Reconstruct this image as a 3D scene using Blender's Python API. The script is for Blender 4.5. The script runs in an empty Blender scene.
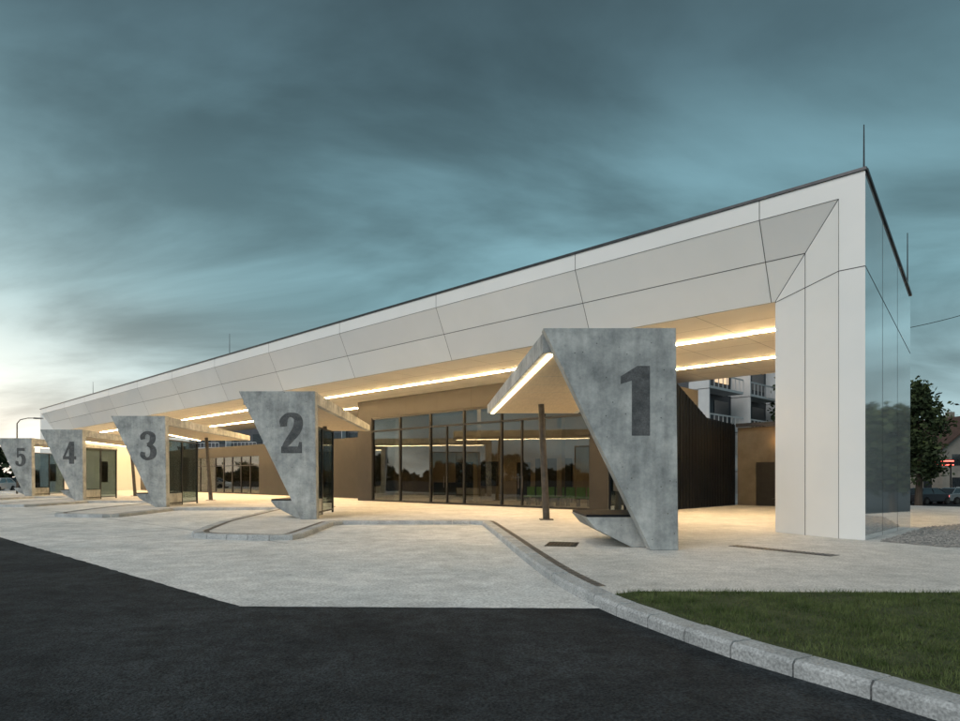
import bpy, math, random
import numpy as np
from mathutils import Vector, Matrix
random.seed(7); rng=np.random.default_rng(7)
S=bpy.context.scene
S.view_settings.view_transform='Standard'; S.view_settings.look='None'; S.view_settings.exposure=0
COL=S.collection

# ---------------- materials ----------------
def newmat(name):
    m=bpy.data.materials.new(name); m.use_nodes=True
    nt=m.node_tree; b=nt.nodes['Principled BSDF']; return m,nt,b
def surf(name,c1,c2,scale=4,rough=.7,bump=.15,bscale=60,detail=5,lo=.35,hi=.65,spec=.4,metal=0,coat=0,fine=0,fscale=150,stretch=None,bdist=.01,med=0,mscale=8):
    m,nt,b=newmat(name); N=nt.nodes; L=nt.links
    tc=N.new('ShaderNodeTexCoord'); src=tc.outputs['Object']
    if stretch:
        mp=N.new('ShaderNodeMapping'); mp.inputs['Scale'].default_value=stretch; L.new(src,mp.inputs[0]); src=mp.outputs[0]
    n=N.new('ShaderNodeTexNoise'); n.inputs['Scale'].default_value=scale; n.inputs['Detail'].default_value=detail; n.inputs['Roughness'].default_value=.62
    L.new(src,n.inputs['Vector'])
    r=N.new('ShaderNodeValToRGB'); r.color_ramp.elements[0].position=lo; r.color_ramp.elements[1].position=hi
    r.color_ramp.elements[0].color=(*c1,1); r.color_ramp.elements[1].color=(*c2,1)
    L.new(n.outputs[0],r.inputs[0]); out=r.outputs[0]
    for amt,sc in ((fine,fscale),(med,mscale)):
        if amt<=0: continue
        n3=N.new('ShaderNodeTexNoise'); n3.inputs['Scale'].default_value=sc; n3.inputs['Detail'].default_value=3
        L.new(tc.outputs['Object'],n3.inputs['Vector'])
        mr=N.new('ShaderNodeMapRange'); mr.inputs[1].default_value=.3; mr.inputs[2].default_value=.7; mr.inputs[3].default_value=1-amt; mr.inputs[4].default_value=1+amt
        L.new(n3.outputs[0],mr.inputs[0])
        mx=N.new('ShaderNodeVectorMath'); mx.operation='SCALE'; L.new(out,mx.inputs[0]); L.new(mr.outputs[0],mx.inputs['Scale']); out=mx.outputs[0]
    L.new(out,b.inputs['Base Color'])
    b.inputs['Roughness'].default_value=rough; b.inputs['Metallic'].default_value=metal
    b.inputs['Specular IOR Level'].default_value=spec; b.inputs['Coat Weight'].default_value=coat; b.inputs['Coat Roughness'].default_value=.05
    if bump>0:
        n2=N.new('ShaderNodeTexNoise'); n2.inputs['Scale'].default_value=bscale; n2.inputs['Detail'].default_value=4
        L.new(tc.outputs['Object'],n2.inputs['Vector'])
        bp=N.new('ShaderNodeBump'); bp.inputs['Strength'].default_value=bump; bp.inputs['Distance'].default_value=bdist
        L.new(n2.outputs[0],bp.inputs['Height']); L.new(bp.outputs[0],b.inputs['Normal'])
    return m
def emis(name,c,s):
    m,nt,b=newmat(name); b.inputs['Base Color'].default_value=(.8,.8,.8,1)
    b.inputs['Emission Color'].default_value=(*c,1); b.inputs['Emission Strength'].default_value=s
    return m
def glassmat(name,tint,refl):
    m=bpy.data.materials.new(name); m.use_nodes=True; nt=m.node_tree; nt.nodes.clear(); N=nt.nodes; L=nt.links
    o=N.new('ShaderNodeOutputMaterial'); mx=N.new('ShaderNodeMixShader'); t=N.new('ShaderNodeBsdfTransparent'); g=N.new('ShaderNodeBsdfGlossy')
    t.inputs[0].default_value=(*tint,1); g.inputs[0].default_value=(.9,.95,.97,1); g.inputs['Roughness'].default_value=.015
    lw=N.new('ShaderNodeLayerWeight'); lw.inputs[0].default_value=.22
    mr=N.new('ShaderNodeMapRange'); mr.inputs[3].default_value=refl; mr.inputs[4].default_value=.85
    nz=N.new('ShaderNodeTexNoise'); nz.inputs['Scale'].default_value=.5; tc=N.new('ShaderNodeTexCoord'); L.new(tc.outputs['Object'],nz.inputs['Vector'])
    bp=N.new('ShaderNodeBump'); bp.inputs['Strength'].default_value=.05; bp.inputs['Distance'].default_value=.05; L.new(nz.outputs[0],bp.inputs['Height']); L.new(bp.outputs[0],g.inputs['Normal'])
    L.new(lw.outputs['Fresnel'],mr.inputs[0]); L.new(mr.outputs[0],mx.inputs[0]); L.new(t.outputs[0],mx.inputs[1]); L.new(g.outputs[0],mx.inputs[2]); L.new(mx.outputs[0],o.inputs[0])
    return m

def concrete_pylon():
    m,nt,b=newmat('cast_concrete'); N=nt.nodes; L=nt.links
    tc=N.new('ShaderNodeTexCoord')
    oi=N.new('ShaderNodeObjectInfo'); off=N.new('ShaderNodeVectorMath'); off.operation='SCALE'; L.new(oi.outputs['Location'],off.inputs[0]); off.inputs['Scale'].default_value=.37
    add=N.new('ShaderNodeVectorMath'); add.operation='ADD'; L.new(tc.outputs['Object'],add.inputs[0]); L.new(off.outputs[0],add.inputs[1]); base=add.outputs[0]
    def noise(sc,det,ro,vec=None):
        n=N.new('ShaderNodeTexNoise'); n.inputs['Scale'].default_value=sc; n.inputs['Detail'].default_value=det; n.inputs['Roughness'].default_value=ro
        L.new(vec or base,n.inputs['Vector']); return n.outputs[0]
    n1=noise(1.15,9,.74)
    r=N.new('ShaderNodeValToRGB'); e=r.color_ramp.elements; e[0].position=.30; e[0].color=(.165,.185,.19,1); e[1].position=.70; e[1].color=(.60,.615,.60,1)
    k=e.new(.5); k.color=(.36,.38,.38,1); L.new(n1,r.inputs[0])
    mp=N.new('ShaderNodeMapping'); mp.inputs['Scale'].default_value=(6,6,.6); mp.inputs['Rotation'].default_value=(0,.3,0); L.new(base,mp.inputs[0])
    n2=noise(1.0,5,.6,mp.outputs[0])
    mr=N.new('ShaderNodeMapRange'); mr.inputs[1].default_value=.35; mr.inputs[2].default_value=.7; mr.inputs[3].default_value=.84; mr.inputs[4].default_value=1.12; L.new(n2,mr.inputs[0])
    v=N.new('ShaderNodeVectorMath'); v.operation='SCALE'; L.new(r.outputs[0],v.inputs[0]); L.new(mr.outputs[0],v.inputs['Scale'])
    vo=N.new('ShaderNodeTexVoronoi'); vo.inputs['Scale'].default_value=6; L.new(base,vo.inputs['Vector'])
    m2=N.new('ShaderNodeMapRange'); m2.inputs[1].default_value=.05; m2.inputs[2].default_value=.10; m2.inputs[3].default_value=.3; m2.inputs[4].default_value=1; L.new(vo.outputs['Distance'],m2.inputs[0])
    v2=N.new('ShaderNodeVectorMath'); v2.operation='SCALE'; L.new(v.outputs[0],v2.inputs[0]); L.new(m2.outputs[0],v2.inputs['Scale'])
    L.new(v2.outputs[0],b.inputs['Base Color']); b.inputs['Roughness'].default_value=.72
    n3=noise(22,6,.6); bp=N.new('ShaderNodeBump'); bp.inputs['Strength'].default_value=.5; bp.inputs['Distance'].default_value=.018; L.new(n3,bp.inputs['Height']); L.new(bp.outputs[0],b.inputs['Normal'])
    return m
M={}
M['asphalt']=surf('asphalt',(.021,.026,.030),(.044,.051,.056),scale=.5,rough=.88,bump=1.0,bscale=45,fine=.65,fscale=50,spec=.15,bdist=.02,med=.28,mscale=5)
M['bay']=surf('bay_concrete',(.52,.54,.535),(.70,.70,.68),scale=.4,rough=.85,bump=.8,bscale=35,fine=.28,fscale=30,med=.15,mscale=2.6,spec=.25,lo=.3,hi=.6)
M['platform']=surf('platform_paving',(.52,.515,.49),(.67,.655,.62),scale=.7,rough=.85,bump=.8,bscale=45,fine=.30,fscale=34,med=.12,mscale=4,spec=.25)
M['kerb']=surf('kerb_stone',(.33,.345,.35),(.50,.515,.52),scale=1.6,rough=.85,bump=.8,bscale=40,fine=.35,fscale=45)
M['conc']=concrete_pylon()
M['digit']=surf('digit_painted_recess_shade',(.06,.066,.07),(.12,.125,.13),scale=4,rough=.85,bump=.4,fine=.25,fscale=30)  # dark colour paints in the shade of a cut recess; digits lie flat on the concrete
M['white']=surf('white_composite_panel',(.76,.76,.745),(.83,.825,.81),scale=.18,rough=.35,bump=0,spec=.45)
M['white2']=surf('white_composite_panel_b',(.73,.73,.72),(.79,.785,.775),scale=.18,rough=.30,bump=0,spec=.5)
M['white3']=surf('white_composite_panel_c',(.79,.79,.77),(.84,.835,.82),scale=.2,rough=.4,bump=0,spec=.45)
M['side']=surf('glossy_composite_panel',(.76,.79,.80),(.84,.86,.86),scale=.3,rough=.04,bump=.03,bscale=1.0,spec=1,coat=1,bdist=.06,metal=.5)
M['ceil']=surf('canopy_ceiling',(.76,.71,.62),(.82,.77,.68),scale=.5,rough=.45,bump=0)
M['seam']=surf('panel_joint',(.03,.03,.03),(.05,.05,.05),rough=.8,bump=0)
M['flash']=surf('metal_flashing',(.06,.06,.065),(.09,.09,.095),rough=.35,metal=.6,bump=0)
M['brown']=surf('brown_cladding',(.021,.020,.019),(.030,.028,.026),scale=1,rough=.5,bump=.05)
M['tan']=surf('tan_render',(.10,.088,.068),(.14,.122,.095),scale=1.5,rough=.8,bump=.2)
M['sett']=surf('border_sett_stone',(.10,.09,.08),(.19,.17,.15),scale=7,rough=.85,bump=.4)
M['black']=surf('black_cladding',(.004,.0055,.008),(.008,.010,.014),scale=1,rough=.55,bump=.05,spec=.2)
M['frame']=surf('aluminium_frame_dark',(.012,.012,.013),(.02,.02,.019),rough=.4,bump=0)
M['steel']=surf('dark_steel',(.06,.055,.05),(.10,.092,.085),scale=6,rough=.45,metal=.5,bump=.1)
M['wood']=surf('shelter_soffit_board',(.44,.37,.27),(.53,.45,.33),scale=2,rough=.6,bump=.05,stretch=(8,1,1))
M['glass']=glassmat('tinted_glass',(.70,.68,.62),.08)
M['clear']=glassmat('clear_glass',(.62,.72,.74),.10)
M['led']=emis('led_strip',(1.0,.66,.31),200)
M['led2']=emis('led_strip_shelter',(1.0,.74,.40),20)
M['lampi']=emis('interior_lamp',(1.0,.70,.38),42)
M['red']=emis('red_neon',(1.0,.06,.03),7)
M['orange']=emis('sodium_lamp',(1.0,.5,.15),22)
M['litwin']=emis('lit_window',(1.0,.62,.28),.9)
M['floor']=surf('interior_floor',(.20,.18,.15),(.26,.23,.2),rough=.3,bump=0)
M['iwall']=surf('interior_wall',(.19,.165,.13),(.26,.225,.175),scale=.6,rough=.7,bump=0)
M['green']=surf('green_plastic',(.10,.24,.06),(.14,.32,.08),rough=.4,bump=0)
M['soil']=surf('lawn_soil',(.035,.05,.018),(.07,.085,.035),scale=3,rough=.95,bump=.8,bscale=30)
M['grass']=surf('grass_blade',(.042,.07,.018),(.13,.165,.06),scale=2.4,rough=.7,bump=0,spec=.2,fine=.4,fscale=14)
M['leaf']=surf('leaf_dark',(.018,.03,.014),(.045,.065,.028),scale=1.5,rough=.7,bump=0,spec=.2)
M['leaf2']=surf('leaf_light',(.04,.06,.025),(.075,.10,.04),scale=1.5,rough=.7,bump=0,spec=.2)
M['bark']=surf('bark',(.05,.04,.03),(.09,.07,.055),scale=8,rough=.9,bump=.5,stretch=(1,1,.2))
M['pebble']=surf('pebble_stone',(.16,.155,.15),(.42,.40,.37),scale=9,rough=.8,bump=.1,lo=.3,hi=.7)
M['roofA']=surf('roof_tiles',(.06,.035,.028),(.09,.052,.04),scale=3,rough=.8,bump=.4)
M['plaster']=surf('plaster',(.24,.22,.19),(.32,.29,.25),scale=1,rough=.85,bump=.1)
M['aptw']=surf('apartment_render',(.5,.51,.52),(.62,.63,.63),scale=.5,rough=.8,bump=0)
M['aptd']=surf('apartment_dark_panel',(.06,.065,.075),(.09,.095,.105),scale=.5,rough=.6,bump=0)
M['win']=surf('window_glass_dark',(.02,.025,.03),(.04,.045,.05),rough=.05,bump=0,spec=1)
M['tyre']=surf('tyre',(.015,.015,.015),(.025,.025,.025),rough=.9,bump=0)
M['car_a']=surf('car_paint_silver',(.30,.32,.33),(.32,.34,.35),rough=.25,bump=0,metal=.5,coat=1)
M['car_b']=surf('car_paint_dark',(.05,.055,.065),(.055,.06,.07),rough=.25,bump=0,metal=.3,coat=1)
M['car_c']=surf('car_paint_white',(.6,.6,.6),(.65,.65,.65),rough=.25,bump=0,coat=1)
M['taill']=emis('tail_lamp',(1,.05,.02),1.0)

# ---------------- mesh helpers ----------------
def empty(name,loc=(0,0,0)):
    e=bpy.data.objects.new(name,None); e.location=loc; e.empty_display_size=.3; COL.objects.link(e); return e
class MB:
    def __init__(s): s.v=[]; s.f=[]; s.mi=[]; s.mats=[]
    def _m(s,mat):
        if mat not in s.mats: s.mats.append(mat)
        return s.mats.index(mat)
    def poly(s,pts,mat):
        i=len(s.v); s.v+= [tuple(p) for p in pts]; s.f.append(tuple(range(i,i+len(pts)))); s.mi.append(s._m(mat))
    def hexa(s,p,mat):
        i=len(s.v); s.v+=[tuple(q) for q in p]; k=s._m(mat)
        for f in ((0,3,2,1),(4,5,6,7),(0,1,5,4),(1,2,6,5),(2,3,7,6),(3,0,4,7)):
            s.f.append(tuple(i+a for a in f)); s.mi.append(k)
    def box(s,x0,x1,y0,y1,z0,z1,mat,F=None):
        F=F or (lambda a,b,c:(a,b,c))
        s.hexa([F(x0,y0,z0),F(x1,y0,z0),F(x1,y1,z0),F(x0,y1,z0),F(x0,y0,z1),F(x1,y0,z1),F(x1,y1,z1),F(x0,y1,z1)],mat)
    def prism(s,poly2,fn0,fn1,mat):
        n=len(poly2); i=len(s.v); k=s._m(mat)
        s.v+=[tuple(fn0(*p)) for p in poly2]+[tuple(fn1(*p)) for p in poly2]
        s.f.append(tuple(range(i,i+n))); s.mi.append(k)
        s.f.append(tuple(range(i+2*n-1,i+n-1,-1))); s.mi.append(k)
        for a in range(n):
            b=(a+1)%n; s.f.append((i+a,i+n+a,i+n+b,i+b)); s.mi.append(k)
    def tube(s,p,q,r0,r1,mat,seg=10):
        p=Vector(p);q=Vector(q); d=(q-p).normalized(); a=d.orthogonal().normalized(); b=d.cross(a)
        i=len(s.v);k=s._m(mat)
        for c,r in ((p,r0),(q,r1)):
            for j in range(seg):
                t=2*math.pi*j/seg; s.v.append(tuple(c+a*r*math.cos(t)+b*r*math.sin(t)))
        for j in range(seg):
            jj=(j+1)%seg; s.f.append((i+j,i+jj,i+seg+jj,i+seg+j)); s.mi.append(k)
        s.f.append(tuple(range(i+seg-1,i-1,-1))); s.mi.append(k)
        s.f.append(tuple(range(i+seg,i+2*seg))); s.mi.append(k)
    def build(s,name,parent=None,bevel=0,fix=True):
        me=bpy.data.meshes.new(name); me.from_pydata(s.v,[],s.f); 
        for m in s.mats: me.materials.append(M[m])
        me.polygons.foreach_set('material_index',s.mi); me.update()
        if fix:
            import bmesh
            bm=bmesh.new(); bm.from_mesh(me); bmesh.ops.recalc_face_normals(bm,faces=bm.faces); bm.to_mesh(me); bm.free()
        o=bpy.data.objects.new(name,me); COL.objects.link(o)
        if parent: o.parent=parent
        if bevel:
            b=o.modifiers.new('bevel','BEVEL'); b.width=bevel; b.segments=2; b.limit_method='ANGLE'
        return o
def npmesh(name,V,nper,mats,mi=None,parent=None):
    nf=len(V)//nper; me=bpy.data.meshes.new(name)
    me.vertices.add(len(V)); me.vertices.foreach_set('co',V.astype(np.float32).ravel())
    me.loops.add(len(V)); me.loops.foreach_set('vertex_index',np.arange(len(V),dtype=np.int32))
    me.polygons.add(nf); me.polygons.foreach_set('loop_start',np.arange(0,len(V),nper,dtype=np.int32))
    for m in mats: me.materials.append(M[m])
    if mi is not None: me.polygons.foreach_set('material_index',mi.astype(np.int32))
    me.update(calc_edges=True); me.validate()
    o=bpy.data.objects.new(name,me); COL.objects.link(o)
    if parent: o.parent=parent
    return o
def catmull(P,sub=6):
    out=[]; P=[np.array(p,float) for p in P]
    for i in range(len(P)-1):
        p0=P[max(i-1,0)];p1=P[i];p2=P[i+1];p3=P[min(i+2,len(P)-1)]
        for k in range(sub):
            t=k/sub; out.append(.5*((2*p1)+(-p0+p2)*t+(2*p0-5*p1+4*p2-p3)*t*t+(-p0+3*p1-3*p2+p3)*t**3))
    out.append(P[-1]); return out
def leafquads(C,size,flat=0):
    n=len(C); a=rng.normal(size=(n,3)); a/=np.linalg.norm(a,axis=1)[:,None]
    b=np.cross(a,rng.normal(size=(n,3))); b/=np.linalg.norm(b,axis=1)[:,None]
    s=(size*(.6+.8*rng.random(n)))[:,None]
    V=np.empty((n,4,3)); V[:,0]=C-a*s; V[:,1]=C-b*s*.55; V[:,2]=C+a*s; V[:,3]=C+b*s*.55
    return V.reshape(-1,3)

# building frame: t along facade (to the far left), n inward, z up
def W(t,n,z): return (8.85-.725*t+.69*n, 14.7+.69*t+.725*n, z)

# ---------------- ground ----------------
def gz(x,y):
    def ss(a): a=min(max(a,0),1); return a*a*(3-2*a)
    return -.13-.87*ss((x-14)/7)*ss((y-21)/12)
xs=sorted(set(list(np.linspace(-2500,-150,8))+list(np.linspace(-140,-20,13))+list(np.arange(-10,80,2.))+list(np.linspace(90,2500,10))))
ys=sorted(set(list(np.linspace(-2500,-60,8))+list(np.arange(-40,110,2.))+list(np.linspace(130,2500,10))))
v=[(x,y,gz(x,y)) for y in ys for x in xs]; nx=len(xs)
f=[(j*nx+i,j*nx+i+1,(j+1)*nx+i+1,(j+1)*nx+i) for j in range(len(ys)-1) for i in range(nx-1)]
me=bpy.data.meshes.new('ground'); me.from_pydata(v,[],f); me.materials.append(M['asphalt']); o=bpy.data.objects.new('ground',me); COL.objects.link(o)

edge=[]; crn=[(1.37,7.67),(-2.92,7.79),(-12.3,16.5),(-40,42)]
for i in range(3):
    a=np.array(crn[i]);c=np.array(crn[i+1]); n=int(np.linalg.norm(c-a)/.12)
    for k in range(n):
        p=a+(c-a)*k/n; j=.012 if k else 0; edge.append((p[0]+random.uniform(-j,j),p[1]+random.uniform(-j,j),-.124))
b=MB(); b.poly([(9,7.9,-.124)]+edge+[(-73,73,-.124),(-60,85,-.124),(12,20,-.124)],'bay')
b.build('concrete_bay_pavement',fix=False)

pyl=[(3.88,12.67),(-5.67,22.0),(-15.2,30.9),(-24.7,39.75),(-34.0,48.5)]
seg0=[(9,-5),(7,-2),(4.8,1.2),(3.6,3.0),(2.96,4.15),(2.7,4.68),(2.2,5.55),(1.72,6.8),(1.40,7.8),(1.05,9.8),(.78,12.6),(.5,16.),(.05,21.2)]
path=[tuple(p) for p in catmull(seg0,5)]
def roundpoly(P,r=.9,n=6):
    P=[np.array(p,float) for p in P]; out=[P[0]]
    for i in range(1,len(P)-1):
        a=P[i-1]-P[i]; c=P[i+1]-P[i]; la=np.linalg.norm(a); lc=np.linalg.norm(c); rr=min(r,la*.45,lc*.45)
        A=P[i]+a/la*rr; C=P[i]+c/lc*rr
        for k in range(n+1):
            t=k/n; out.append((1-t)**2*A+2*t*(1-t)*P[i]+t*t*C)
    out.append(P[-1]); return out
rel=[(.9,-.9),(1.15,-6.4),(-1.9,-5.6),(-2.9,-1.0),(-3.85,8.6)]
for k in range(1,5):
    path+=[(float(p[0]),float(p[1])) for p in roundpoly([(pyl[k][0]+a,pyl[k][1]+c) for a,c in rel])]
path=[(float(a),float(c)) for a,c in path]
ptop=path+[W(75.6,-4,0)[:2],W(82,-2,0)[:2],W(82,22,0)[:2],W(0,22,0)[:2],(19,21.5),(45,18),(45,-5)]
import bmesh
def slab(name,pts,z1,z0,mat):
    bm=bmesh.new(); vt=[bm.verts.new((p[0],p[1],z1)) for p in pts]; vb=[bm.verts.new((p[0],p[1],z0)) for p in pts]
    n=len(pts); es=[]
    for i in range(n): bm.faces.new((vt[i],vt[(i+1)%n],vb[(i+1)%n],vb[i]))
    es=[bm.edges.get((vt[i],vt[(i+1)%n])) for i in range(n)]
    bmesh.ops.triangle_fill(bm,use_beauty=True,edges=es)
    bmesh.ops.recalc_face_normals(bm,faces=bm.faces)
    me=bpy.data.meshes.new(name); bm.to_mesh(me); bm.free(); me.materials.append(M[mat])
    o=bpy.data.objects.new(name,me); COL.objects.link(o); return o
def offs(path,d):
    out=[]
    for i in range(len(path)):
        a=path[max(i-1,0)]; c=path[min(i+1,len(path)-1)]
        dx,dy=c[0]-a[0],c[1]-a[1]; l=math.hypot(dx,dy) or 1
        out.append((path[i][0]+dy/l*d,path[i][1]-dx/l*d))
    return out
inner=offs(path,.1)
slab('platform_pavement',inner+ptop[len(path):],-.004,-1.3,'platform')
def resample(path,step):
    out=[path[0]]; acc=0
    for i in range(1,len(path)):
        a=np.array(path[i-1]);c=np.array(path[i]); L=np.linalg.norm(c-a); 
        if L<1e-6: continue
        pos=step-acc
        while pos<=L:
            out.append(tuple(a+(c-a)*pos/L)); pos+=step
        acc=(acc+L)%step
    return out
kp=resample(path,.6); ki=offs(kp,.26)
b=MB()
for i in range(len(kp)-1):
    a=np.array(kp[i]);c=np.array(kp[i+1]); L=np.linalg.norm(c-a)
    ai=np.array(ki[i]);ci=np.array(ki[i+1]); g=.008/L
    o0=a+(c-a)*g;o1=c-(c-a)*g;i0=ai+(ci-ai)*g;i1=ci-(ci-ai)*g
    dz=random.uniform(-.006,.007); ch=.03
    def prof(o,n_):
        d=(n_-o)/np.linalg.norm(n_-o)
        return [(*o,-.2),(*o,-.03+dz),(*(o+d*ch),.006+dz),(*n_,.006+dz),(*n_,-.2)]
    A=prof(o0,i0);B=prof(o1,i1); n=5; s=len(b.v); b.v+=A+B; k=b._m('kerb')
    for q in range(n): b.f.append((s+q,s+(q+1)%n,s+n+(q+1)%n,s+n+q)); b.mi.append(k)
    b.f.append(tuple(s+q for q in range(n))); b.mi.append(k); b.f.append(tuple(s+n+q for q in range(n-1,-1,-1))); b.mi.append(k)
b.build('kerb')
b=MB(); k0=offs(kp,.28); k1=offs(kp,.42)
for i in range(len(kp)-1):
    if kp[i][1]<8.3: continue
    for j in range(4):
        f0=j/4+.02; f1=(j+1)/4-.02
        A=np.array(k0[i])*(1-f0)+np.array(k0[i+1])*f0; B_=np.array(k0[i])*(1-f1)+np.array(k0[i+1])*f1
        C_=np.array(k1[i])*(1-f1)+np.array(k1[i+1])*f1; D_=np.array(k1[i])*(1-f0)+np.array(k1[i+1])*f0
        b.poly([(*A,.001),(*B_,.001),(*C_,.001),(*D_,.001)],'sett')
b.build('sett_border',fix=False)
def inpoly(P,poly):
    x,y=P[:,0],P[:,1]; ins=np.zeros(len(P),bool); n=len(poly); j=n-1
    for i in range(n):
        xi,yi=poly[i];xj,yj=poly[j]
        c=((yi>y)!=(yj>y))&(x<(xj-xi)*(y-yi)/((yj-yi)+1e-12)+xi); ins^=c; j=i
    return ins
b=MB()
def cut(p,q):
    p=np.array(p);q=np.array(q); L=np.linalg.norm(q-p); d=(q-p)/L; s=np.array([-d[1],d[0]])*.012
    b.poly([(*(p-s),-.1205),(*(q-s),-.1205),(*(q+s),-.1205),(*(p+s),-.1205)],'seam')
for k in range(8):
    t=14.5+k*6.6
    cut(W(t,-11.9,0)[:2],W(t,-1.0,0)[:2])
cut(W(10,-8.9,0)[:2],W(78,-8.9,0)[:2])
b.build('bay_joints',fix=False)
# lawn
near=[p for p in offs(path,.26) if -4<p[1]<7.9]
lawn=near+[(2.0,8.05),(14,7.75),(14,-4)]
slab('lawn',lawn,.014,-.1,'soil')
N=150000
P=np.stack([rng.uniform(1.5,9.5,N),rng.uniform(2.6,8.06,N)],1)
P=P[inpoly(P,lawn)]
den=np.sin(P[:,0]*3.1+np.sin(P[:,1]*2.3)*1.7)*np.sin(P[:,1]*3.7+P[:,0])*.5+.5
P=P[rng.random(len(P))<.40+.6*den]; n=len(P)
h=rng.uniform(.025,.075,n)*(1+.35*np.sin(P[:,0]*5+np.sin(P[:,1]*3))*np.sin(P[:,1]*4)); ang=rng.uniform(0,2*np.pi,n); lean=rng.normal(0,.026,(n,2)); w=.0036
V=np.zeros((n,3,3)); V[:,0,0]=P[:,0]-np.cos(ang)*w; V[:,0,1]=P[:,1]-np.sin(ang)*w; V[:,1,0]=P[:,0]+np.cos(ang)*w; V[:,1,1]=P[:,1]+np.sin(ang)*w
V[:,:2,2]=.01; V[:,2,0]=P[:,0]+lean[:,0]; V[:,2,1]=P[:,1]+lean[:,1]; V[:,2,2]=h
npmesh('grass',V.reshape(-1,3),3,['grass'])
# gravel
gp=[(9.0,14.4),(9.6,13.2),(16,12.6),(30,15),(24,19.6),(17,20.9),(12.75,18.35)]
slab('gravel_bed',gp,.004,-.05,'pebble')
N=16000; P=np.stack([rng.uniform(8.8,26,N),rng.uniform(12.5,21,N)],1); P=P[inpoly(P,gp)]; n=len(P)
s=rng.uniform(.02,.05,n)
octv=np.array([(1,0,0),(0,1,0),(-1,0,0),(0,-1,0),(0,0,1),(0,0,-1)],float); of=[(0,1,4),(1,2,4),(2,3,4),(3,0,4)]
sc=np.stack([s*rng.uniform(.8,1.5,n),s*rng.uniform(.7,1.2,n),s*.7],1); a=rng.uniform(0,6.28,n)
V=np.zeros((n,4,3,3))
for fi,ff in enumerate(of):
    for vi,k in enumerate(ff):
        p=octv[k]*sc; V[:,fi,vi,0]=P[:,0]+p[:,0]*np.cos(a)-p[:,1]*np.sin(a); V[:,fi,vi,1]=P[:,1]+p[:,0]*np.sin(a)+p[:,1]*np.cos(a); V[:,fi,vi,2]=.01+p[:,2]
npmesh('gravel',V.reshape(-1,3),3,['pebble'])
def drain(name,p,q,w,slats):
    b=MB(); p=Vector((*p,0));q=Vector((*q,0)); d=(q-p); L=d.length; d.normalize(); s=d.cross(Vector((0,0,1)))
    F=lambda x,y,z: tuple(p+d*x+s*y+Vector((0,0,z)))
    b.box(0,L,-w/2,w/2,-.003,.002,'frame',F)
    k=int(L/slats)
    for i in range(k): b.box(i*slats+.01,i*slats+slats*.55,-w/2+.03,w/2-.03,.002,.008,'flash',F)
    return b.build(name)
drain('drain_grate',(5.35,13.55),(6.55,11.8),.32,.09)
drain('drain_grate',(1.45,13.9),(2.1,13.75),.9,.07)

# ---------------- terminal building ----------------
T=empty('bus_terminal_building',W(0,0,0))
bpy.context.view_layer.update()
def done(b,name,**k):
    o=b.build(name,**k); o.parent=T; o.matrix_parent_inverse=T.matrix_world.inverted(); return o
T0,T1=0,75.6; E=.55; BI=2.27; ZT=8.5; ZF=8.0; ZC=6.07
b=MB()
b.poly([W(T0,0,0),W(E,0,0),W(E,0,ZF),W(T0,0,ZT)],'white')
b.poly([W(T0,0,ZT),W(E,0,ZF),W(T1-E,0,ZF),W(T1,0,ZT)],'white')
b.poly([W(T1,0,0),W(T1,0,ZT),W(T1-E,0,ZF),W(T1-E,0,0)],'white')
# soffit bevel as individual panels, two rows
def bev(t,f): return W(t,.85*f,ZF+(ZC-ZF)*f)
tl=[E]+[2.37]+[8.05+6.5*i for i in range(10)]+[T1-2.4,T1-E]
r0=random.Random(4); mats3=['white','white2','white3','white2']
for row in (0,.5):
    lo0=E+(BI-E)*row; lo1=E+(BI-E)*(row+.5)
    cuts=[None]+tl[1:-1]+[None]
    for i in range(len(cuts)-1):
        a=cuts[i];c=cuts[i+1]
        A0=lo0 if a is None else a; A1=lo1 if a is None else max(a,lo1 if a<lo1 else a)
        C0=T1-lo0 if c is None else c; C1=T1-lo1 if c is None else c
        C0=min(C0,T1-lo0); C1=min(C1,T1-lo1)
        b.poly([bev(A0,row),bev(A1,row+.5),bev(C1,row+.5),bev(C0,row)],mats3[r0.randrange(4)])
b.poly([W(E,0,0),W(1.41,.425,0),W(1.41,.425,7.035),W(E,0,ZF)],'white')
b.poly([W(1.41,.425,0),W(BI,.85,0),W(BI,.85,ZC),W(1.41,.425,7.035)],'white2')
b.poly([W(T1-E,0,0),W(T1-E,0,ZF),W(T1-BI,.85,ZC),W(T1-BI,.85,0)],'white')
b.poly([W(T1-BI,.85,0),W(T1-BI,.85,ZC),W(T1-BI,9,ZC),W(T1-BI,9,0)],'white')
b.poly([W(BI,.85,0),W(BI,5.1,0),W(BI,5.1,ZC),W(BI,.85,ZC)],'white')
b.poly([W(0,5.1,0),W(0,5.1,6.64),W(BI,5.1,6.64),W(BI,5.1,0)],'white')
b.poly([W(T1,0,0),W(T1,9,0),W(T1,9,6.5),W(T1,0,ZT)],'white')
b.poly([W(T1,9,0),W(T1-BI,9,0),W(T1-BI,9,6.5),W(T1,9,6.5)],'white')
b.poly([W(T0,0,ZT),W(T1,0,ZT),W(T1,5.1,6.64),W(T0,5.1,6.64)],'flash')
b.poly([W(BI,5.1,6.64),W(T1,5.1,6.64),W(T1,12.8,6.45),W(2.7,12.8,6.45)],'flash')
b.poly([W(2.7,12.8,6.45),W(T1,12.8,6.45),W(T1,12.8,ZC),W(2.7,12.8,ZC)],'white')
b.poly([W(BI,5.1,ZC),W(2.7,12.8,ZC),W(2.7,12.8,6.45),W(BI,5.1,6.64)],'white')
done(b,'portal_frame',fix=False)
b=MB(); b.poly([W(0,0,0),W(0,0,ZT),W(0,5.1,6.64),W(0,5.1,0)],'side'); done(b,'glossy_side_wall',fix=False)
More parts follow.
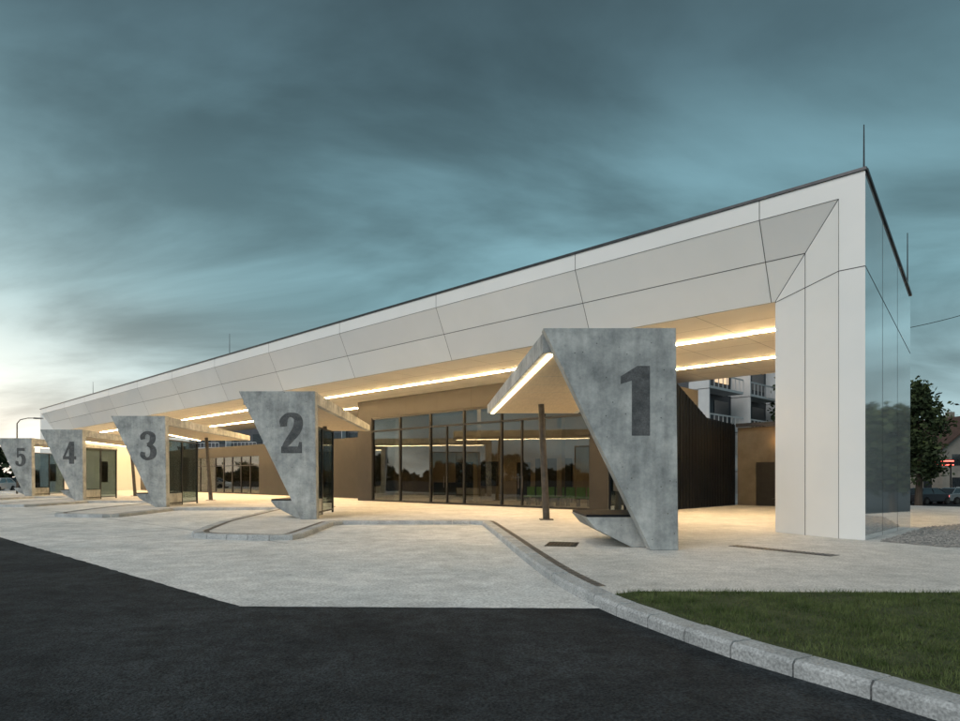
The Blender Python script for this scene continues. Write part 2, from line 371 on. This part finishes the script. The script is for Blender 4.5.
b=MB(); b.poly([W(BI,.85,ZC),W(BI,5.1,ZC),W(2.7,12.8,ZC),W(T1-BI,12.8,ZC),W(T1-BI,.85,ZC)],'ceil'); done(b,'canopy_ceiling',fix=False)
b=MB()
def seam(p,q,nrm,w=.018,o=.004):
    p=Vector(p);q=Vector(q);nrm=Vector(nrm).normalized(); s=(q-p).normalized().cross(nrm)*w/2; k=nrm*o
    b.poly([p-s+k,q-s+k,q+s+k,p+s+k],'seam')
nv=Vector(W(0,1,0))-Vector(W(0,0,0)); dv=Vector(W(1,0,0))-Vector(W(0,0,0)); zv=Vector((0,0,1))
nB=(-nv*1.93-zv*.85); nR=(-nv*1.72+dv*.85)
for t in tl[1:-1]:
    seam(W(t,0,ZT),W(t,0,ZF),-nv); seam(W(t,0,ZF),W(t,.85,ZC),nB)
seam(W(1.41,.425,7.035),W(T1-1.41,.425,7.035),nB)
seam(W(E,0,ZF),W(T1-E,0,ZF),-nv,.012); 
seam(W(E,0,ZF),W(BI,.85,ZC),nB,.02); seam(W(E,0,ZF),W(E,0,.0),-nv,.01)
seam(W(1.41,.425,0),W(1.41,.425,7.03),nR); seam(W(E,0,6.3),W(BI,.85,ZC-.02),nR)
seam(W(0,0,6.3),W(E,0,6.3),-nv)
seam(W(0,0,6.3),W(0,5.1,5.0),-dv,.02); seam(W(0,1.7,0),W(0,1.7,7.85),-dv,.02); seam(W(0,3.4,0),W(0,3.4,7.23),-dv,.02)
seam(W(BI,.86,ZC),W(T1-BI,.86,ZC),-zv,.03)
for n_ in (2.5,5.8,8.3,10.8): seam(W(2.8,n_,ZC),W(T1-BI,n_,ZC),-zv,.014)
for i in range(30): seam(W(4.5+2.35*i,.87,ZC),W(4.5+2.35*i,12.7,ZC),-zv,.012)
done(b,'panel_joints',fix=False)
b=MB(); b.box(-.03,T1+.03,-.04,.1,ZT+.002,ZT+.07,'flash',W)
b.hexa([W(-.04,.1,ZT-.01),W(.12,.1,ZT-.01),W(.12,5.12,6.65),W(-.04,5.12,6.65),W(-.04,.1,ZT+.07),W(.12,.1,ZT+.07),W(.12,5.12,6.72),W(-.04,5.12,6.72)],'flash')
done(b,'roof_flashing')
b=MB()
for (t,n_,z0,z1) in ((.05,.1,8.4,9.6),(.05,5.0,6.6,8.45),(32.3,.1,8.5,9.75),(58,.1,8.5,9.6)):
    b.tube(W(t,n_,z0),W(t,n_,z1),.022,.012,'flash',6)
done(b,'lightning_rods')
b=MB()
for n_,t0,t1 in ((4.15,2.6,73.2),(8.9,2.6,9.3),(8.6,29.3,73.2)):
    t=t0
    while t<t1-.5:
        e=min(t+6.0,t1); b.box(t,e-.05,n_-.035,n_+.035,ZC-.030,ZC-.004,'led',W); 
        t=e
done(b,'led_light_strips')
b=MB(); PN=6.7; PR=9.56; PL=29.0; G0=12.0; G1=27.6
b.box(PR,G0,PN,PN+.25,0,ZC-.01,'brown',W); b.box(G1,PL,PN,PN+.25,0,ZC-.01,'brown',W)
b.box(G0,G1,PN-.0,PN+.25,5.0,ZC-.01,'brown',W)
b.box(PL-.25,PL,PN+.25,16.4,0,4.6,'brown',W)
b.prism([(PN+.26,0),(16.4,0),(16.4,4.15),(13.0,4.3),(9.0,6.04),(PN+.26,6.04)],lambda n,z:W(PR,n,z),lambda n,z:W(PR+.2,n,z),'black')
b.box(PR+.2,PL,16.2,16.4,0,4.1,'brown',W); b.box(PR+.2,PL-.25,12.8,16.2,4.0,4.15,'flash',W)
done(b,'pavilion_walls')
b=MB()
for i in range(30):
    nn=7.1+i*.31; zt=6.0 if nn<8.9 else (6.0-(nn-8.9)*.42 if nn<13 else 4.2)
    b.box(PR-.04,PR-.003,nn,nn+.06,.05,zt,'black',W)
done(b,'cladding_ribs')
b=MB()
for i in range(8): 
    t=G0-.6+i*2.6
    if t<PL: b.box(t,t+.012,PN-.006,PN-.002,5.02,ZC-.02,'frame',W)
b.box(PR,PL,PN-.007,PN-.003,5.5,5.512,'frame',W)
done(b,'cladding_joints')
b=MB(); b.box(G0,G1,PN+.1,PN+.11,.08,4.98,'glass',W); 
b2=MB()
for i in range(7):
    t=G0+2.6*i; b2.box(t-.05,t+.05,PN+.03,PN+.16,.08,4.98,'frame',W)
for z in (.0,4.15,4.9): b2.box(G0,G1,PN+.035,PN+.155,z,z+.09,'frame',W)
for i in (1,3): 
    t=G0+2.6*i+1.3; b2.box(t-.035,t+.035,PN+.04,PN+.15,.09,4.15,'frame',W)
    b2.tube(W(t-.12,PN-.03,.9),W(t-.12,PN-.03,1.5),.018,.018,'steel',6); b2.tube(W(t+.12,PN-.03,.9),W(t+.12,PN-.03,1.5),.018,.018,'steel',6)
done(b,'glass_front'); done(b2,'glazing_frames')
b=MB(); b.box(PR+.25,PL-.3,PN+.26,12.9,0.002,.02,'floor',W); b.box(PR+.25,PL-.3,12.5,12.6,.02,5.6,'iwall',W)
b.box(PR+.3,PL-.3,PN+.3,12.5,5.55,5.6,'iwall',W); b.box(PR+.25,PR+.3,PN+.3,12.5,.02,5.55,'iwall',W); b.box(PL-.35,PL-.3,PN+.3,12.5,.02,5.55,'iwall',W)
b.box(15.2,15.5,9,9.3,.02,5.5,'iwall',W); b.box(21,21.3,9,9.3,.02,5.5,'iwall',W)
b.box(22.5,26,12.2,12.45,.9,2.4,'win',W); b.box(17,19.5,12.3,12.45,.02,2.5,'frame',W); b.box(24,27,11.2,11.8,.02,1.1,'brown',W)
b.box(20,20.9,12.3,12.45,.02,2.3,'frame',W); b.box(11.5,14.5,12.3,12.45,1.2,2.6,'frame',W)
done(b,'interior_shell')
b=MB()
for t in (13,16.5,19.5,22.5,26): b.box(t,t+1.3,9.2,9.32,5.42,5.5,'lampi',W)
done(b,'interior_lamps')
b=MB()
for i in range(8):
    t=12.6+i*.62; b.box(t,t+.5,8.6,9.05,.42,.48,'green',W); b.box(t,t+.5,9.05,9.1,.48,.95,'green',W); b.box(t+.2,t+.3,8.75,8.95,.02,.42,'frame',W)
done(b,'waiting_seats')
b=MB(); LN=9.0; H=4.15
b.box(PL+.02,46,LN,LN+.25,0,H,'brown',W); b.box(46,66,LN,LN+.25,3.2,H,'brown',W); b.box(66,T1-BI-.02,LN+.02,LN+.25,0,H,'tan',W)
b.box(PL+.02,T1-BI,LN+.26,15,H-.2,H-.05,'flash',W); b.box(46,66,13,13.2,0,H-.25,'iwall',W); b.box(46,66,LN+.3,13,.002,.02,'floor',W)
done(b,'low_wing_walls')
b=MB(); b.box(46,66,LN+.1,LN+.11,.05,3.2,'glass',W); done(b,'low_wing_glass')
b=MB()
for i in range(13): t=46+i*20/12; b.box(t-.05,t+.05,LN+.05,LN+.16,0,3.2,'frame',W)
b.box(46,66,LN+.055,LN+.155,2.4,2.48,'frame',W); b.box(46,66,LN+.055,LN+.155,0,.1,'frame',W)
b.box(36,37.2,LN-.04,LN-.003,0.02,2.4,'frame',W); b.box(41,42.2,LN-.04,LN-.003,0.02,2.4,'frame',W)
done(b,'low_wing_frames')
b=MB()
for t in (48,52,56,60,64): b.box(t,t+1.4,11,11.15,3.7,3.78,'lampi',W)
done(b,'low_wing_lamps')
b=MB(); b.box(7.0,PR-.1,16.45,16.7,0,4.0,'tan',W); b.box(3.0,5.2,16.45,16.7,0,4.0,'tan',W); b.box(5.2,7.0,16.45,16.7,2.6,4.0,'tan',W)
b.box(5.2,7.0,17.4,17.5,0,2.6,'brown',W); b.box(3,PR-.1,16.2,16.44,4.02,4.2,'flash',W)
b.box(7.6,8.5,16.38,16.43,.02,2.2,'frame',W)
done(b,'rear_annex_walls')
b=MB(); b.tube(W(7.3,16.35,3.3),W(7.3,16.1,3.25),.13,.16,'orange',10); done(b,'wall_lamp')
b=MB(); b.box(4.6,6.8,13.6,14.1,.38,.46,'brown',W); b.box(4.8,4.95,13.65,14.05,0,.38,'conc',W); b.box(6.4,6.55,13.65,14.05,0,.38,'conc',W); b.build('bench')

# ---------------- digits ----------------
def stroke(b,pts,z0,y,sx,sz,ox,oz):
    P=catmull(pts,7)
    L=[];R=[]
    for i,p in enumerate(P):
        a=P[max(i-1,0)];c=P[min(i+1,len(P)-1)]; d=np.array([c[0]-a[0],c[1]-a[1]]); d/=np.linalg.norm(d)+1e-9; nn=np.array([-d[1],d[0]])*p[2]/2
        L.append((ox+(p[0]+nn[0])*sx,oz+(p[1]+nn[1])*sz)); R.append((ox+(p[0]-nn[0])*sx,oz+(p[1]-nn[1])*sz))
    for i in range(len(P)-1):
        b.poly([(L[i][0],y,L[i][1]),(R[i][0],y,R[i][1]),(R[i+1][0],y,R[i+1][1]),(L[i+1][0],y,L[i+1][1])],'digit')
def digit(parent,d,y=-.004):
    b=MB(); h=1.38; w=h; ox=-.82-.3*h; oz=2.27
    def pg(pts,yy=y): b.poly([(ox+p[0]*w,yy,oz+p[1]*h) for p in pts],'digit')
    if d==1: pg([(.26,0),(.52,0),(.52,1),(.34,1),(.10,.85),(.10,.74),(.26,.79)])
    if d==2:
        stroke(b,[(.12,.66,.16),(.11,.80,.20),(.20,.93,.13),(.32,.95,.12),(.45,.88,.20),(.48,.73,.23),(.42,.55,.23),(.28,.36,.19),(.16,.2,.14),(.12,.12,.1)],0,y,w,h,ox,oz)
        pg([(.05,0),(.57,0),(.57,.28),(.50,.28),(.47,.165),(.05,.165)],y-.003)
    if d==3:
        stroke(b,[(.12,.72,.16),(.11,.83,.18),(.2,.94,.12),(.32,.95,.12),(.44,.87,.19),(.46,.74,.21),(.40,.60,.17),(.26,.54,.09)],0,y,w,h,ox,oz)
        stroke(b,[(.26,.53,.09),(.40,.48,.16),(.48,.34,.22),(.46,.16,.21),(.33,.055,.12),(.20,.06,.12),(.11,.17,.18),(.12,.28,.16)],0,y-.003,w,h,ox,oz)
    if d==4:
        pg([(.30,0),(.53,0),(.53,1),(.40,1),(.30,.9)]); pg([(.02,.20),(.62,.20),(.62,.34),(.02,.34)],y-.003); pg([(.02,.30),(.12,.30),(.42,.93),(.40,1),(.32,1)],y-.006)
    if d==5:
        pg([(.10,.84),(.54,.84),(.54,1),(.10,1)]); pg([(.10,.48),(.19,.48),(.19,.9),(.10,.9)],y-.003)
        stroke(b,[(.15,.52,.1),(.26,.62,.12),(.40,.58,.19),(.48,.42,.22),(.46,.2,.22),(.34,.06,.13),(.2,.06,.12),(.11,.17,.18),(.12,.28,.16)],0,y-.006,w,h,ox,oz)
    b.build('number_%d'%d,parent=parent,fix=False)
# ---------------- shelters ----------------
for k,(px,py) in enumerate(pyl):
    R=empty('bus_shelter',(px,py,0))
    b=MB(); th=.36
    b.prism([(-2.63,4.4),(0,4.4),(.05,0),(-.5,0)],lambda x,z:(x,0,z),lambda x,z:(x,th,z),'conc')
    b.build('concrete_pylon',parent=R,bevel=.012)
    b=MB(); y0,y1=th+.002,11.8
    b.hexa([(-2.60,y0,3.98),(-.02,y0,3.98),(-.15,y1,3.88),(-3.6,y1,3.88),(-2.60,y0,4.39),(-.02,y0,4.39),(-.15,y1,4.2),(-3.6,y1,4.2)],'conc')
    b.build('canopy_slab',parent=R,bevel=.01)
    b=MB()
    for i in range(8):
        f0=i/8+.0015; f1=(i+1)/8-.0015
        lx=lambda f:-2.42-1.0*f; rx=lambda f:-.2-.13*f; zz=lambda f:3.974-.1*f; yy=lambda f:y0+.05+(y1-y0-.2)*f
        b.poly([(lx(f0),yy(f0),zz(f0)),(rx(f0),yy(f0),zz(f0)),(rx(f1),yy(f1),zz(f1)),(lx(f1),yy(f1),zz(f1))],'wood')
    b.build('canopy_soffit',parent=R,fix=False)
    b=MB(); b.hexa([(-2.47,y0+.1,3.945),(-2.38,y0+.1,3.945),(-3.36,y1-.2,3.848),(-3.45,y1-.2,3.848),(-2.47,y0+.1,3.968),(-2.38,y0+.1,3.968),(-3.36,y1-.2,3.87),(-3.45,y1-.2,3.87)],'led2'); b.build('led_strip',parent=R)
    b=MB(); b.tube((-1.62,9.1,0),(-1.82,8.9,3.9),.12,.10,'steel',16); b.box(-1.85,-1.4,8.88,9.32,0,.03,'steel'); b.build('support_post',parent=R)
    b=MB(); b.prism([(-1.7,.62),(-.4,.62),(-.4,.0),(-.75,.0),(-1.5,.38)],lambda x,z:(x,.5,z),lambda x,z:(x,2.6,z),'conc'); b.build('bench_body',parent=R,bevel=.01)
    b=MB(); b.box(-1.68,-.45,.55,2.55,.625,.67,'black'); b.build('bench_seat',parent=R)
    b=MB(); b.box(-.42,-.41,.9,4.4,.15,3.3,'clear'); b.build('glass_screen',parent=R)
    b=MB()
    for y in (.87,2.6,4.4): b.box(-.45,-.38,y,y+.06,0,3.35,'frame')
    b.box(-.448,-.382,.93,4.4,3.28,3.34,'frame'); b.box(-.448,-.382,.93,4.4,.1,.15,'frame')
    b.build('glass_screen_frame',parent=R)
    digit(R,k+1)
    b=MB(); b.box(-.5,-.455,2.75,3.55,1.1,2.5,'frame'); b.build('timetable_panel',parent=R)

# ---------------- distant buildings ----------------
def apartment(name,ox,oy,ang,Lg,dep,fl,fh,zb,seed,balc=True):
    r=random.Random(seed); R=empty(name,(ox,oy,zb)); R.rotation_euler=(0,0,ang)
    b=MB(); b.box(0,Lg,.0,dep,0,fl*fh+.6,'aptd'); b.box(-.2,Lg+.2,-.2,dep+.2,fl*fh+.61,fl*fh+.85,'aptw'); b.box(Lg*.3,Lg*.45,2,6,fl*fh+.86,fl*fh+2.6,'aptw'); b.build('walls',parent=R)
    b=MB(); w=MB(); n=int(Lg/3.2)
    for f_ in range(fl):
        z=f_*fh
        b.box(0,Lg,-.06,-.003,z,z+.35,'aptw')
        for i in range(n):
            x=i*Lg/n
            w.box(x+.5,x+Lg/n-.5,-.05,-.004,z+.9,z+2.4,'litwin' if r.random()<.12 else 'win')
            if balc and i%2==(0): 
                b.box(x,x+Lg/n*1.6,-1.6,-.065,z-.09,z+.09,'aptw')
                b.box(x,x+Lg/n*1.6,-1.6,-1.55,z+.95,z+1.05,'aptw')
                for q in range(9): b.box(x+q*Lg/n*.2,x+q*Lg/n*.2+.07,-1.6,-1.56,z+.09,z+.95,'aptw')
                b.box(x-.1,x-.0,-1.6,-.065,z-.1,z+fh-.15,'aptw')
    b.build('balconies',parent=R); w.build('windows',parent=R); return R
apartment('apartment_building',15,46,math.radians(44),27,12,4,2.9,-.9,3)
apartment('apartment_building',-48,108,math.radians(-12),34,12,3,3.1,-.1,4)
apartment('apartment_building',-60,-40,math.radians(135),60,12,4,3.0,-.1,5)

def house(name,x,y,ang,w,d,h,rh,zb):
    R=empty(name,(x,y,zb)); R.rotation_euler=(0,0,ang)
    b=MB(); b.prism([(0,0),(w,0),(w,h),(w/2,h+rh),(0,h)],lambda a,z:(a,0,z),lambda a,z:(a,d,z),'plaster'); b.build('walls',parent=R)
    b=MB(); o_=.5
    for s in (0,1):
        x0=-o_ if s==0 else w+o_; z0=h-o_*rh/(w/2)
        b.hexa([(x0,-o_,z0+.02),(w/2,-o_,h+rh+.02),(w/2,d+o_,h+rh+.02),(x0,d+o_,z0+.02),(x0,-o_,z0+.22),(w/2,-o_,h+rh+.22),(w/2,d+o_,h+rh+.22),(x0,d+o_,z0+.22)],'roofA')
    b.box(w*.6,w*.6+.7,d*.4,d*.4+.7,h+rh*.5,h+rh+1.0,'plaster'); b.build('roof',parent=R)
    b=MB()
    for i in range(3):
        xx=w*(.12+.3*i); b.box(xx,xx+1.1,-.05,-.004,1,2.4,'win'); b.box(xx,xx+1.1,-.05,-.004,3.8,5.1,'litwin' if i==1 else 'win')
    for i in range(3):
        yy=d*(.12+.3*i); b.box(-.05,-.004,yy,yy+1.1,1,2.4,'win'); b.box(-.05,-.004,yy,yy+1.1,3.8,5.1,'win')
    b.build('windows',parent=R)
house('brick_house',53.5,74,math.radians(8),10,13,6.0,3.6,-1)
house('brick_house',70,90,math.radians(-20),11,13,6.0,3.6,-1)
house('brick_house',46.5,82,math.radians(15),7,9,3.2,2.6,-1)
house('brick_house',-95,86,math.radians(20),12,10,5,3,-.1)
house('brick_house',-120,100,math.radians(-10),12,10,4.5,3,-.1)
b=MB(); b.box(47.6,50.4,68,68.15,2.6,3.3,'frame'); b.box(47.7,50.3,67.93,67.99,3.1,3.2,'red'); b.box(47.7,50.3,67.93,67.99,2.7,2.78,'red'); b.box(47.9,48,68,68.1,-1,2.6,'frame'); b.box(50.0,50.1,68,68.1,-1,2.6,'frame'); b.build('neon_sign')

# ---------------- trees ----------------
def tree(name,x,y,z,h,cr,nl,seed,size=.28,conic=False):
    r=random.Random(seed); R=empty(name,(x,y,z)); b=MB(); th=h*.35
    b.tube((0,0,0),(0.1,0,th),h*.03,h*.02,'bark'); b.tube((.1,0,th),(0,.1,h*.85),h*.02,h*.006,'bark')
    C=[]
    for i in range(26):
        a=r.uniform(0,6.28); zz=h*r.uniform(.3,.95); q=(zz/h-.3)/.65
        rad=cr*((1-q*.85) if conic else math.sin(math.pi*min(max(q*.85+.15,0),1)))*r.uniform(.45,1.0)
        e=(math.cos(a)*rad,math.sin(a)*rad,zz); b.tube((.05,0,max(th*.7,zz-rad*.7)),e,h*.008,h*.003,'bark',6); C.append(e)
    b.build('trunk',parent=R)
    C=np.array(C); idx=rng.integers(0,len(C),nl); off=rng.normal(size=(nl,3))*np.array([cr*.2,cr*.2,h*.05])
    P=C[idx]+off; mi=np.repeat(0,nl); mi[(off[:,2]>h*.02)&(rng.random(nl)<.7)]=1
    npmesh('crown',leafquads(P,size),4,['leaf','leaf2'],mi,parent=R)
tree('broadleaf_tree',37.0,54,-1,10.2,2.2,5200,1,.2)
tree('broadleaf_tree',44,66,-1,6.6,2.6,4500,2,.22)
tree('broadleaf_tree',62,86,-1,9,3.4,3500,3)
tree('broadleaf_tree',48,88,-1,8,3.4,3000,13)
tree('broadleaf_tree',55,96,-1,9.5,3.8,3000,14)
tree('broadleaf_tree',25.5,52,-.9,10.6,2.2,4000,9,.2)
tree('broadleaf_tree',30,30.5,-.9,6.4,2.6,4200,4)
tree('broadleaf_tree',38,34,-.9,7,3.0,4200,6)
tree('broadleaf_tree',-73,88,-.1,5.5,2.6,2600,5)
tree('broadleaf_tree',-84,96,-.1,7,3.2,2600,7)
n=40000; th=rng.uniform(0,2*np.pi,n); hh=5.5+2.5*np.sin(th*23)+1.8*np.sin(th*57+1)+1.3*np.sin(th*131+2)+.9*np.sin(th*311)
rr=230+rng.normal(0,4,n); C=np.stack([rr*np.cos(th),rr*np.sin(th),rng.random(n)**.7*hh*1.1-.3],1)
npmesh('distant_treeline',leafquads(C,1.5),4,['leaf','leaf2'],(rng.random(n)<.25).astype(int))

# ---------------- cars ----------------
def car(x,y,z,ang,mat):
    R=empty('parked_car',(x,y,z)); R.rotation_euler=(0,0,ang); b=MB()
    prof=[(-2.15,.3),(-2.2,.62),(-2.1,.88),(-1.3,.98),(1.55,1.0),(2.05,.92),(2.15,.6),(2.1,.3),(1.75,.28),(1.6,.55),(1.3,.66),(1.0,.55),(.85,.28),(-.95,.28),(-1.1,.55),(-1.4,.66),(-1.7,.55),(-1.85,.28)]
    b.prism(prof,lambda a,c:(a,-.87,c),lambda a,c:(a,.87,c),mat)
    b.build('body',parent=R,bevel=.05)
    b=MB()
    b.hexa([(-1.4,-.8,.96),(1.78,-.8,.98),(1.78,.8,.98),(-1.4,.8,.96),(-.6,-.62,1.42),(1.2,-.62,1.42),(1.2,.62,1.42),(-.6,.62,1.42)],'win'); b.build('windows',parent=R)
    b=MB(); b.hexa([(-.62,-.64,1.41),(1.22,-.64,1.41),(1.22,.64,1.41),(-.62,.64,1.41),(-.5,-.55,1.48),(1.05,-.55,1.48),(1.05,.55,1.48),(-.5,.55,1.48)],mat)
    for yy in (-.72,.72):
        for xa,xb in ((-1.42,-.62),(.3,.28),(1.8,1.2)):
            b.tube((xa,yy*1.12,.97),(xb,yy*.9,1.43),.04,.035,mat,6)
    b.build('roof',parent=R)
    b=MB()
    for xx in (-1.4,1.3):
        for yy in (-.9,.68): b.tube((xx,yy,.31),(xx,yy+.22,.31),.31,.31,'tyre',18); b.tube((xx,yy-.005,.31),(xx,yy+.225,.31),.19,.19,'steel',12)
    b.build('wheels',parent=R)
    b=MB()
    for yy in (-.78,.5): b.box(2.1,2.17,yy,yy+.28,.66,.82,'taill'); b.box(-2.2,-2.12,yy,yy+.28,.62,.76,'aptw')
    b.build('lamps',parent=R)
car(40.2,57.5,-1.0,math.radians(200),'car_b'); car(43.8,58.5,-1.0,math.radians(195),'car_a'); car(47.6,62,-1.0,math.radians(190),'car_c'); car(52,66,-1,math.radians(20),'car_b')
car(-52,69,-.13,math.radians(100),'car_c'); car(-57,78,-.13,math.radians(60),'car_b'); car(-66,84,-.13,math.radians(10),'car_a')

# ---------------- street lamps, wire ----------------
def lamp(x,y,z,h,ang,lit='aptw'):
    R=empty('street_lamp',(x,y,z)); R.rotation_euler=(0,0,ang); b=MB()
    b.tube((0,0,0),(0,0,h),.09,.05,'steel',8); pts=[(0,0,h),(.3,0,h+.35),(1.0,0,h+.5),(1.7,0,h+.5)]
    for i in range(3): b.tube(pts[i],pts[i+1],.045,.04,'steel',8)
    b.hexa([(1.6,-.13,h+.42),(2.4,-.1,h+.45),(2.4,.1,h+.45),(1.6,.13,h+.42),(1.6,-.1,h+.56),(2.4,-.06,h+.53),(2.4,.06,h+.53),(1.6,.1,h+.56)],'frame'); b.build('pole',parent=R)
    b=MB(); b.box(1.75,2.3,-.08,.08,h+.405,h+.425,lit); b.build('lens',parent=R)
lamp(-43.4,60,-.13,6.6,0); lamp(-62,80,-.13,6.6,math.radians(180)); lamp(51,74,-1,7,math.radians(200),'orange')
b=MB(); b.tube((22,40,-1),(22,40,10.2),.13,.09,'bark'); b.box(21.4,22.6,39.95,40.05,9.8,9.9,'bark'); b.build('utility_pole')
b=MB(); b.tube((37,40,-1),(37,40,14.2),.13,.09,'bark'); b.box(36.4,37.6,39.95,40.05,13.8,13.9,'bark'); b.build('utility_pole')
b=MB(); pr=None
for i in range(21):
    f_=i/20; p=(22+15*f_,40,10.0+4.0*f_-1.2*math.sin(math.pi*f_)*.5)
    if pr: b.tube(pr,p,.02,.02,'frame',5)
    pr=p
b.build('power_line')

# ---------------- sky ----------------
w=bpy.data.worlds.new('World'); S.world=w; w.use_nodes=True; nt=w.node_tree; N=nt.nodes; L=nt.links; N.clear()
out=N.new('ShaderNodeOutputWorld'); bg=N.new('ShaderNodeBackground'); bg.inputs[1].default_value=1.0; L.new(bg.outputs[0],out.inputs[0])
tc=N.new('ShaderNodeTexCoord'); sp=N.new('ShaderNodeSeparateXYZ'); L.new(tc.outputs['Generated'],sp.inputs[0])
def math_(op,a,b_=None,c=None,clamp=False):
    m=N.new('ShaderNodeMath'); m.operation=op; m.use_clamp=clamp
    for i,v_ in enumerate((a,b_,c)):
        if v_ is None: continue
        if isinstance(v_,(int,float)): m.inputs[i].default_value=v_
        else: L.new(v_,m.inputs[i])
    return m.outputs[0]
zc=math_('MAXIMUM',sp.outputs[2],0.0)
ramp=N.new('ShaderNodeValToRGB'); L.new(zc,ramp.inputs[0]); e=ramp.color_ramp.elements
e[0].position=0; e[0].color=(.45,.53,.54,1); e[1].position=1; e[1].color=(.10,.14,.16,1)
for p,c in ((.10,(.29,.42,.45)),(.25,(.19,.345,.39)),(.40,(.145,.27,.315)),(.52,(.078,.142,.170)),(.64,(.048,.082,.099))):
    k=e.new(p); k.color=(*c,1)
den=math_('ADD',zc,.25); cx=math_('DIVIDE',sp.outputs[0],den); cy=math_('DIVIDE',sp.outputs[1],den)
cb=N.new('ShaderNodeCombineXYZ'); L.new(cx,cb.inputs[0]); L.new(cy,cb.inputs[1])
mp=N.new('ShaderNodeMapping'); mp.inputs['Rotation'].default_value=(0,0,math.radians(38)); mp.inputs['Scale'].default_value=(.7,1.2,1); mp.inputs['Location'].default_value=(.35,.2,0); L.new(cb.outputs[0],mp.inputs[0])
n1=N.new('ShaderNodeTexNoise'); n1.inputs['Scale'].default_value=1.25; n1.inputs['Detail'].default_value=8; n1.inputs['Roughness'].default_value=.52; n1.inputs['Distortion'].default_value=.4; L.new(mp.outputs[0],n1.inputs['Vector'])
cm=N.new('ShaderNodeMapRange'); cm.interpolation_type='SMOOTHSTEP'; cm.inputs[1].default_value=.34; cm.inputs[2].default_value=.66; cm.inputs[3].default_value=.62; cm.inputs[4].default_value=1.45; L.new(n1.outputs[0],cm.inputs[0])
sc_=N.new('ShaderNodeVectorMath'); sc_.operation='SCALE'; L.new(ramp.outputs[0],sc_.inputs[0]); L.new(cm.outputs[0],sc_.inputs['Scale'])
dt=N.new('ShaderNodeVectorMath'); dt.operation='DOT_PRODUCT'; L.new(tc.outputs['Generated'],dt.inputs[0]); g=Vector((-.85,.62,.04)).normalized(); dt.inputs[1].default_value=g
gl=math_('POWER',math_('MAXIMUM',dt.outputs['Value'],0.0),10.0); fall=math_('EXPONENT',math_('MULTIPLY',zc,-7.5))
gm=math_('MULTIPLY',math_('MULTIPLY',gl,fall),1.8); gm=math_('MULTIPLY',gm,cm.outputs[0])
gc=N.new('ShaderNodeVectorMath'); gc.operation='SCALE'; gc.inputs[0].default_value=(1.0,.78,.58); L.new(gm,gc.inputs['Scale'])
ad=N.new('ShaderNodeVectorMath'); ad.operation='ADD'; L.new(sc_.outputs[0],ad.inputs[0]); L.new(gc.outputs[0],ad.inputs[1])
sky=N.new('ShaderNodeTexSky'); sky.sky_type='NISHITA'; sky.sun_disc=False; sky.sun_elevation=math.radians(3); sky.sun_rotation=math.radians(-60)
sk=N.new('ShaderNodeVectorMath'); sk.operation='SCALE'; sk.inputs['Scale'].default_value=.006; L.new(sky.outputs[0],sk.inputs[0])
a2=N.new('ShaderNodeVectorMath'); a2.operation='ADD'; L.new(ad.outputs[0],a2.inputs[0]); L.new(sk.outputs[0],a2.inputs[1])
L.new(a2.outputs[0],bg.inputs[0])
sl=bpy.data.lights.new('sun','SUN'); sl.energy=1.8; sl.angle=math.radians(50); sl.color=(1,.97,.94); so=bpy.data.objects.new('sun',sl); COL.objects.link(so)
so.rotation_euler=Vector((-.55,-.65,.64)).to_track_quat('Z','Y').to_euler()

cam=bpy.data.cameras.new('camera'); cam.lens=24; cam.sensor_width=36; cam.shift_y=(477-360.5)/960; cam.clip_end=6000; cam.clip_start=.1
co=bpy.data.objects.new('camera',cam); COL.objects.link(co); co.location=(0,0,1.45); co.rotation_euler=(math.radians(90),0,0); S.camera=co
